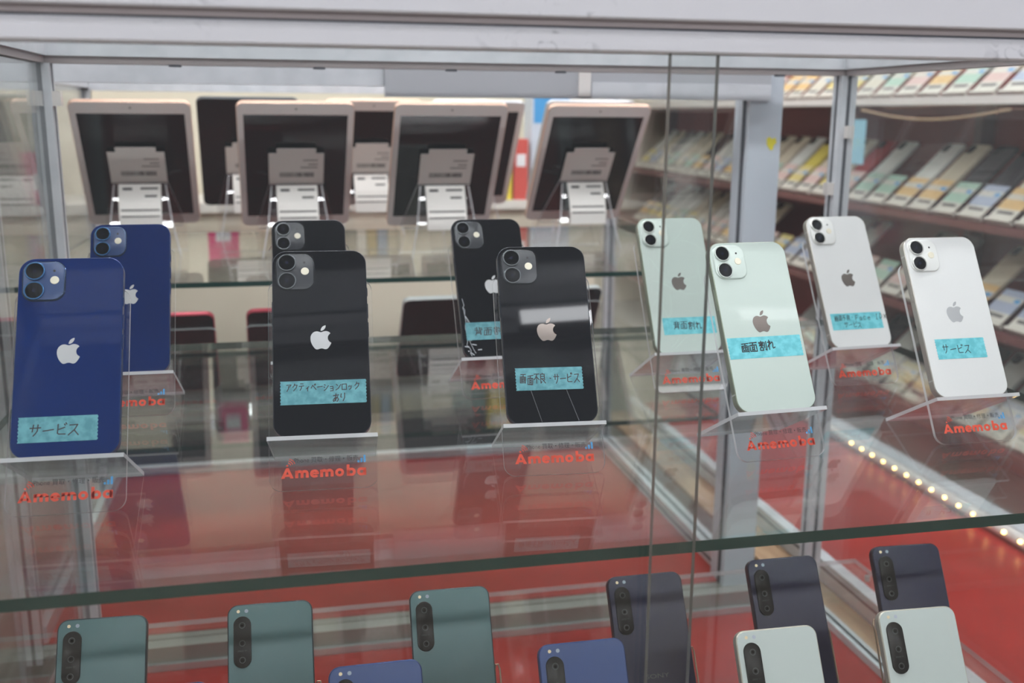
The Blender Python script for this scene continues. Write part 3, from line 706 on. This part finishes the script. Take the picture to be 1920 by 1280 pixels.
def make_tag(label, mat, g):
    # white price tag folded over the stand: upright upper half, lower half lying down the leg
    root = thing('price_tag', label, 'price tag', mat, 'price tags on the tablet stands')
    top, zp, my, mz, fy, fz = g
    z = zp-2.6
    a = MB(); a.box(-41, 41, top-2, top+58, z-.6, z); a.box(-29, 29, top+58, top+67, z-.6, z); u_ = a.build('upper_half', M['paper'], root, smooth=False)
    b = MB(); rnd = random.Random(5); x = -26
    while x < 26:
        wd = rnd.choice((.8, 1.2, 2.0)); b.box(x, x+wd, top+12, top+21, z-.75, z-.6); x += wd+rnd.choice((.6, 1.0))
    b.build('barcode', M['print'], u_, smooth=False)
    b = MB()
    for yy, w_ in ((44, 22), (36, 14), (30, 26)): b.box(-32, -32+w_, top+yy, top+yy+1.6, z-.72, z-.6)
    b.build('print_lines', M['print'], u_, smooth=False)
    q = MB(); d = Vector((0, fy-my, fz-mz)); L = d.length; d.normalize(); nn = Vector((0, d.z, -d.y))
    if nn.z > 0: nn = -nn
    base = Vector((0, my+1.5, mz-2.6))
    rg = []; bulge = (1.2, 4, 8, 9, 5)
    for k, t_ in enumerate((0, .12, .28, .45, .62)):
        p = base + d*L*t_ + nn*(bulge[k]); hw = 31
        rg.append([(-hw, p.y, p.z), (hw, p.y, p.z), (hw, p.y+nn.y*.5, p.z+nn.z*.5), (-hw, p.y+nn.y*.5, p.z+nn.z*.5)])
    q.rings(rg); lo = q.build('lower_half', M['paper'], root, smooth=False)
    b = MB()
    for t_, w_, h_, x_ in ((.05, 26, .03, -14), (.05, 14, .04, 18), (.16, 18, .03, -16), (.36, 56, .022, 0), (.45, 56, .018, 0)):
        pa = base+d*L*t_; pb = base+d*L*(t_+h_)
        f_ = lambda tt: nn*(1.0+(1.2+(4-1.2)*tt/.12 if tt < .12 else 4+(8-4)*(tt-.12)/.16 if tt < .28 else 8+(tt-.28)/.17 if tt < .45 else 9-4*(tt-.45)/.17))
        pa += f_(t_); pb += f_(t_+h_)
        b.add([(x_-w_/2, pa.y, pa.z), (x_+w_/2, pa.y, pa.z), (x_+w_/2, pb.y, pb.z), (x_-w_/2, pb.y, pb.z)], [(0, 1, 2, 3)])
    b.build('print_lines', M['print'], lo, smooth=False)
    return root
black_front = plain('black_front_glass', (20, 20, 22), .05)
TAB = [
 (-221.2, 1599.9, 2.7, 283, 'gold', 'rose gold tablet with white bezel at the left end of the tablet row'),
 (15.2, 1546.5, 2.3, 283, 'gold', 'rose gold tablet second from the left in the front tablet row'),
 (239.0, 1511.7, 1.2, 283, 'gold', 'rose gold tablet third from the left in the front tablet row'),
 (483.1, 1568.7, 1.9, 283, 'gold', 'rose gold tablet at the right end of the tablet row'),
 (-62, 1830, 3, 292, 'black', 'dark grey tablet without white bezel, standing behind between the two left tablets'),
 (150, 1815, 2, 290, 'gold', 'tablet with white bezel in the back row between the second and third tablets'),
 (333, 1812, 2, 290, 'silver', 'silver tablet in the back row peeking out right of the third tablet'),
 (541, 1812, 2, 292, 'silver', 'silver tablet in the back row, only its top edge showing above the right end tablet'),
]
WHO = ['left end gold tablet', 'second gold tablet from left', 'third gold tablet from left', 'right end gold tablet',
       'dark grey tablet', 'back row white bezel tablet', 'back row silver tablet beside the third', 'silver tablet behind the right end one']
fs = ft = None
for i, (x, y, yaw, zt, kind, lab) in enumerate(TAB):
    u, v, n = lean(R(yaw+180), T37)
    o = Vector((x, y, zt)) - v*240 + n*7.5
    fm, bz = {'gold': (M['gold'], M['white_bezel']), 'silver': (M['silver'], M['white_bezel']), 'black': (M['gray_metal'], black_front)}[kind]
    make_tablet(lab, 169.5, 240, frame(u, v, n, o), fm, bz, 'tablets in the rear cabinet', sb=9.6 if kind != 'black' else 0)
    lip = (o.z - ZT - 0)/math.cos(T37)
    m = frame(u, v, n, o - v*lip)
    l1 = 'clear acrylic stand propping the ' + WHO[i]
    l2 = 'folded white barcode tag on the stand of the ' + WHO[i]
    if fs is None:
        fs, geo = make_tablet_stand(l1, m, lip, 34, 'acrylic tablet stands'); ft = make_tag(l2, m, geo)
    else:
        a = copy_tree(fs); a.matrix_world = m; a['label'] = l1
        b = copy_tree(ft); b.matrix_world = m; b['label'] = l2

# phones on the lower shelf of the rear cabinet, turned away so their screens face us
redm = plain('red_phone_frame', (186, 62, 80), .3, metal=.3)
whitem = plain('white_phone_frame', (214, 216, 214), .3, metal=.3)
def rear_phone(x, y, yaw, zt, W, H, fm, label, tilt, cat='phone', nm_='smartphone'):
    u, v, n = lean(R(yaw+180), tilt); T = 8.3
    o = Vector((x, y, zt)) - v*H + n*T
    root = thing(nm_, label, cat, frame(u, v, n, o), 'devices on the lower shelf of the rear cabinet')
    f = MB(); f.rr(W, H, 12, [(-T, 1.4), (-T+1.4, .2), (-T/2, 0), (-1.4, .2), (0, 1.6)], 0, H/2); f.build('frame', fm, root)
    s = MB(); s.rr(W-3.2, H-3.2, 10.5, [(-T-.1, .2), (-T+.2, 0)], 0, H/2); s.build('screen', M['screen'], root)
    return o, u, v, n
for (x, y, yaw, zt, W, H, fm, lab, cat, nm_) in (
  (-150, 1500, 2, -14, 75.7, 151, redm, 'red framed phone on the lower rear shelf, right of the back blue phone', 'phone', 'smartphone'),
  (-30, 1500, 2, -12, 75.7, 151, redm, 'red framed phone on the lower rear shelf, left of the hidden black phone', 'phone', 'smartphone'),
  (235, 1500, 2, -2, 150, 186, whitem, 'white edged tablet on the lower rear shelf between the black phones', 'tablet', 'tablet'),
  (435, 1500, 2, 8, 75.7, 151, whitem, 'white edged phone on the lower rear shelf, left of the back mint phone', 'phone', 'smartphone')):
    o, u, v, n = rear_phone(x, y, yaw, zt, W, H, fm, lab, TILT if H < 160 else T37, cat, nm_)
    if H < 160:
        lift = (o.z-ZB)
        s_ = copy_tree(first); so = o - v*(YL+1.5) - n*9.9
        s_.matrix_world = frame(u, v, n, so); s_['label'] = 'clear acrylic stand under the ' + lab.split(',')[0].replace('on the lower rear shelf', '') + lab.split(',')[1]
        del s_['group']; s_['group'] = 'acrylic stands on the lower rear shelf'

# ------------------------------------------------------------------ neighbouring red counter with warm lights, plank between
b = MB(); b.box(X1+14, 790, 560, 2300, ZD-26, ZD-18); tag(b.build('floor_board', M['brown'], smooth=False), 'worn brown board lying in the gap beside the glass cabinet', 'board')
def build_counter():
    ox, oy = 980, 1300
    root = thing('display_counter', 'low red topped counter to the right of the glass cabinet', 'counter', Matrix.Translation((ox*S, oy*S, -1150*S)))
    def put(name, mb, mats, label=None):
        mb.v = [(x-ox, y-oy, z+1150) for x, y, z in mb.v]
        o = mb.build(name, mats, root, smooth=False)
        if label: o['label'] = label
        return o
    b = MB(); b.box(800, 1165, 300, 2300, ZD-8, ZD, 0); put('red_top', b, M['red'])
    b = MB(); b.box(792, 812, 300, 2300, ZD-20, ZD+16, 0); b.box(791, 792.2, 300, 2300, ZD+2, ZD+6, 1); put('edge_rail', b, [M['alu'], M['groove']], 'aluminium rail along the near edge')
    b = MB(); b.box(806, 1160, 310, 2290, -1150, ZD-8, 0); put('base', b, M['greywall'])
    b = MB(); b.box(1170, 1204, 300, 2300, ZD-8, ZD+20, 0); put('rear_rail', b, M['alu'])
build_counter()
lt = thing('led_strip', 'strip of small warm lights along the far edge of the red counter', 'light strip', Matrix.Translation((1146*S, 1200*S, ZD*S)))
b = MB(); b.tube([(8, -300, 14), (8, 0, 14), (8, 900, 14)], 12, 16); b.build('channel', M['white_bezel'], lt)
for k in range(16):
    b = MB(); y = 60+k*40; b.rings([[(-4+q*math.cos(a), y+q*math.sin(a), z+18) for a in [2*math.pi*i/12 for i in range(12)]] for q, z in ((1.5, 2.8), (3.2, 1.5), (3.6, 0), (3.2, -1.5), (1.5, -2.8))])
    b.build('bulb', M['bulb'], lt)

# ------------------------------------------------------------------ wall rack on the right with carded used phones
RX = 1450
SH = [('top', 311), ('middle', 46), ('lower', -173), ('bottom', -415)]
def build_rack():
    oy = 3000
    root = thing('wall_rack', 'dark red wall rack of shelves full of carded phones on the right', 'rack', Matrix.Translation((RX*S, oy*S, -1150*S)))
    def put(name, mb, mats, label=None):
        mb.v = [(x-RX, y-oy, z+1150) for x, y, z in mb.v]
        o = mb.build(name, mats, root, smooth=False)
        if label: o['label'] = label
    b = MB(); b.box(RX+300, RX+320, 1500, 4600, -1150, 700); put('back_panel', b, M['darkred'])
    for nme, z in SH:
        b = MB(); b.box(RX-8, RX+300, 1500, 4600, z-12, z); put('shelf_board', b, M['rackshelf'])
        b = MB(); b.box(RX-11, RX-8, 1500, 4600, z-14, z+4); put('shelf_lip', b, M['rackshelf'] if nme != 'top' else M['white_bezel'])
    for y in (1600, 2330, 3060, 3790, 4520):
        b = MB(); b.box(RX+262, RX+300, y-14, y+14, -1150, 700); put('upright', b, M['rackshelf'])
    b = MB(); b.box(RX-60, RX+300, 1500, 4600, -1150, -600); put('base_cabinet', b, M['greywall'])
build_rack()
CARD = {'orange': (212, 176, 122), 'green': (164, 190, 172), 'blue': (164, 172, 190), 'pink': (206, 176, 168), 'yellow': (206, 188, 122), 'cream': (204, 196, 178)}
BODY = {'white': (214, 214, 206), 'cream': (206, 194, 172), 'dark': (72, 70, 72), 'yellow': (208, 190, 92), 'grey': (150, 148, 144), 'red': (150, 42, 44)}
cm = {k: plain('card_'+k, v, .6) for k, v in CARD.items()}
bm2 = {k: plain('carded_phone_'+k, v, .25) for k, v in BODY.items()}
card_white = plain('card_white', (204, 198, 186), .6)
protos = {}
def carded(body, card, label, mat, group):
    key = (body, card)
    if key not in protos:
        root = thing('carded_phone', label, 'phone', mat, group)
        f = MB(); f.rr(74, 152, 9, [(0, .5), (.6, 0), (7, 0), (7.8, .8)], 0, 62+76, seg=4) if body != 'none' else None; body != 'none' and f.build('phone_body', bm2[body], root)
        c = MB(); c.rr(24, 26, 6, [(7.8, 0), (9, .3)], -20, 62+134, seg=4); c.cyl(-20, 62+140, 5, 9, 10.5, 12); c.cyl(-20, 62+128, 5, 9, 10.5, 12); body != 'none' and c.build('camera_plate', M['lens'], root)
        k = MB(); k.box(-38, 38, 0, 92, 9, 10, 0); k.box(-38, 38, 30, 58, 10, 10.3, 1); k.box(-38, 38, 74, 92, 10, 10.3, 1)
        k.box(-26, 24, 16, 24, 10, 10.3, 2); k.box(14, 32, 60, 70, 10, 10.3, 3); k.box(-40, 40, -6, 0, 0, 14, 0)
        k.build('price_card', [card_white, cm[card], M['print'], M['sign_blue']], root, smooth=False)
        w_ = MB(); w_.box(-30, 0, 0, 60, -3, 0); w_.build('back_rest', M['paper'], root, smooth=False)
        protos[key] = root
        return root
    r = copy_tree(protos[key]); r.matrix_world = mat; r['label'] = label; r['group'] = group
    return r
ORD = ['first', 'second', 'third', 'fourth', 'fifth', 'sixth', 'seventh', 'eighth', 'ninth', 'tenth', 'eleventh', 'twelfth', 'thirteenth', 'fourteenth', 'fifteenth',
       'sixteenth', 'seventeenth', 'eighteenth', 'nineteenth', 'twentieth', 'twenty-first', 'twenty-second', 'twenty-third', 'twenty-fourth', 'twenty-fifth', 'twenty-sixth', 'twenty-seventh', 'twenty-eighth']
rnd = random.Random(21)
t45 = R(46)
start = {'top': 1800, 'middle': 1800, 'lower': 1700, 'bottom': 1560}
for nme, z in SH:
    y = start[nme]; i = 0
    while y < (4250 if nme != 'bottom' else 2900) and i < len(ORD):
        body = rnd.choice(['white', 'cream', 'white', 'dark', 'grey', 'cream']); card = rnd.choice(list(CARD))
        if nme == 'middle' and i in (0, 1): body, card = ('cream', 'green') if i == 0 else ('cream', 'orange')
        if nme == 'middle' and 2 <= i <= 5: body, card = (('dark', 'blue'), ('dark', 'green'), ('cream', 'orange'), ('white', 'orange'))[i-2]
        if nme == 'middle' and i == 11: body, card = 'yellow', 'yellow'
        if nme == 'middle' and i == 8: body, card = 'red', 'pink'
        if rnd.random() < .22 and not (nme == 'middle' and i < 6): body = 'none'
        u, v, n = lean(R(-90), t45)      # faces -X, leaning back toward +X
        m = frame(u, v, n, Vector((RX+22, y, z+6)))
        lab = ('%s carded phone with %s card, %s from the right end of the %s rack shelf' % ({'dark': 'black'}.get(body, body), card, ORD[i], nme)) if body != 'none' else 'empty %s price card, %s from the right end of the %s rack shelf' % (card, ORD[i], nme)
        carded(body, card, lab, m, 'carded phones on the %s rack shelf' % nme)
        y += 96; i += 1
# a loose cable under the top shelf and a pale blue hanging tag
b = MB(); b.tube([(RX-14, 2420-k*40, 286-22*math.sin(math.pi*k/14)) for k in range(15)], 3, 8)
tag(b.build('cable', plain('beige_cable', (170, 140, 110), .5)), 'sagging beige cable hanging under the top rack shelf', 'cable')
b = MB(); b.box(RX-20, RX-18, 2385, 2450, 150, 262); hang = b.build('hanging_tag', plain('pale_blue_tag', (150, 200, 220), .5), smooth=False)
tag(hang, 'pale blue tag hanging from the rack beside the cabinet post', 'tag')

# ------------------------------------------------------------------ shop beyond: wall, shelf goods, floor, ceiling, lamps
b = MB(); b.box(-3500, 1900, 4600, 4640, -1150, 1700); struct('wall_back', b, M['cream'])
b = MB(); b.box(-2600, -2560, -1500, 4600, -1150, 1700); struct('wall_left', b, M['greywall'])
b = MB(); b.box(-3500, 3000, -2500, 4700, -1190, -1150); struct('floor', b, M['floor'])
b = MB(); b.box(-3500, 3000, -2500, 4700, 1700, 1740); struct('ceiling', b, M['ceil'])
# a white cabinet beyond the tablets on the left
def simple(name, label, cat, boxes, mats, group=None):
    root = None
    x0 = boxes[0][1]
    root = thing(name, label, cat, Matrix.Translation(((x0[0]+x0[1])/2*S, (x0[2]+x0[3])/2*S, x0[4]*S)), group)
    cx, cy, cz = (x0[0]+x0[1])/2, (x0[2]+x0[3])/2, x0[4]
    for (nme, bb, mi) in boxes:
        b = MB(); b.box(bb[0]-cx, bb[1]-cx, bb[2]-cy, bb[3]-cy, bb[4]-cz, bb[5]-cz); b.build(nme, mats[mi], root, smooth=False)
    return root
white = plain('white_laminate', (214, 210, 200), .5); pink = plain('pink_sign_board', (222, 60, 120), .5); wht = plain('white_print', (235, 235, 235), .5)
simple('wall_unit', 'cream wall unit with a white counter seen beyond the tablets', 'wall unit',
       [('body', (-1500, 760, 2500, 2800, -300, 40), 0), ('base', (-1500, 760, 2510, 2800, -1150, -300), 2), ('counter_top', (-1510, 770, 2480, 2800, 40, 62), 1), ('back_board', (-1500, 760, 2780, 2800, 62, 520), 0)], [M['cream'], white, plain('dark_plinth', (66, 66, 68), .6)])
simple('pink_sign', 'small pink sign standing on the white counter, right of the left end tablet', 'sign',
       [('board', (-190, -120, 2488, 2496, 62, 178), 0), ('print', (-172, -138, 2486, 2488, 95, 130), 1), ('foot', (-190, -120, 2484, 2520, 58, 62), 1)], [pink, wht])
GOODS = [
 ('product_box', 'pale pink tall box on the counter near the left cabinet post', 'box', (-660, -590, 2500, 2570, 62, 330), (214, 160, 148)),
 ('product_box', 'white box with blue stripe behind the left end tablet', 'box', (-760, -680, 2540, 2600, 62, 400), (210, 212, 214)),
 ('product_box', 'white box with blue band on the counter right of the third tablet', 'box', (590, 690, 2500, 2580, 62, 400), (196, 204, 214)),
 ('product_box', 'yellow box on the counter between third and right end tablets', 'box', (480, 540, 2490, 2540, 62, 190), (214, 190, 60)),
 ('product_box', 'red ball shaped pack beside the yellow box on the counter', 'box', (545, 580, 2490, 2530, 62, 210), (196, 80, 70)),
 ('product_box', 'green grey box low on the counter behind the third tablet', 'box', (400, 475, 2500, 2570, 62, 230), (120, 150, 140)),
]
for nme, lab, cat, bb, col in GOODS:
    m_ = plain('goods_%d_%d_%d' % col, col, .5)
    x0, x1, y0, y1, z0, z1 = bb
    simple(nme, lab, cat, [('box_body', bb, 0), ('front_print', (x0+6, x1-6, y0-.6, y0, z0+(z1-z0)*.55, z0+(z1-z0)*.75), 1)], [m_, M['sign_blue'] if 'blue' in lab else wht])
bk = [(190, 178, 150), (206, 196, 170), (160, 150, 130), (214, 206, 190), (180, 160, 110), (150, 160, 170)]
for k in range(14):
    x = -60+k*26; h = 150+((k*37) % 50)
    m_ = bpy.data.materials.get('spine_%d' % (k % 6)) or plain('spine_%d' % (k % 6), bk[k % 6], .6)
    b = MB(); b.box(-12, 12, -60, 60, 0, h); o = b.build('catalogue', m_, smooth=False); o.location = (x*S, 2640*S, 62*S)
    tag(o, 'thin %s catalogue, %s from the left in the row behind the tablets' % (['tan', 'cream', 'brown grey', 'white', 'ochre', 'grey blue'][k % 6], ORD[k]), 'book', 'catalogues on the wall unit')
# left neighbour: pale glass cabinet side
simple('side_cabinet', 'pale grey cabinet to the left, seen through the left glass side', 'cabinet',
       [('body', (-900, -420, 700, 2400, -1150, 500), 0), ('edge_trim', (-420, -412, 1500, 1530, -1150, 500), 1), ('edge_trim', (-420, -412, 1900, 1930, -1150, 500), 1)], [M['greywall'], M['alu']])

def ceiling_lamp(x, y, label, rot=False):
    root = thing('ceiling_light', label, 'lamp', Matrix.Translation((x*S, y*S, 1700*S)) @ Matrix.Rotation(R(90) if rot else 0, 4, 'Z'), 'ceiling lights')
    b = MB(); b.box(-640, 640, -70, 70, -30, 0); b.build('housing', M['ceil'], root, smooth=False)
    for sy in (-1, 1):
        t = MB(); t.tube([(-600, sy*35, -48), (600, sy*35, -48)], 16, 6); t.build('tube', M['tube'], root)
for iy, y in enumerate((-1750, 100, 1000, 2000, 3200)):
    xs = (-1500, 100, 1500) if iy else (-2100, -700, 700, 2100)  # front row added out of view as fill for the cabinet front
    for ix, x in enumerate(xs):
        ceiling_lamp(x, y, 'unseen twin tube ceiling light, %s row from the front, %s from the left' % (ORD[iy], ORD[ix]))
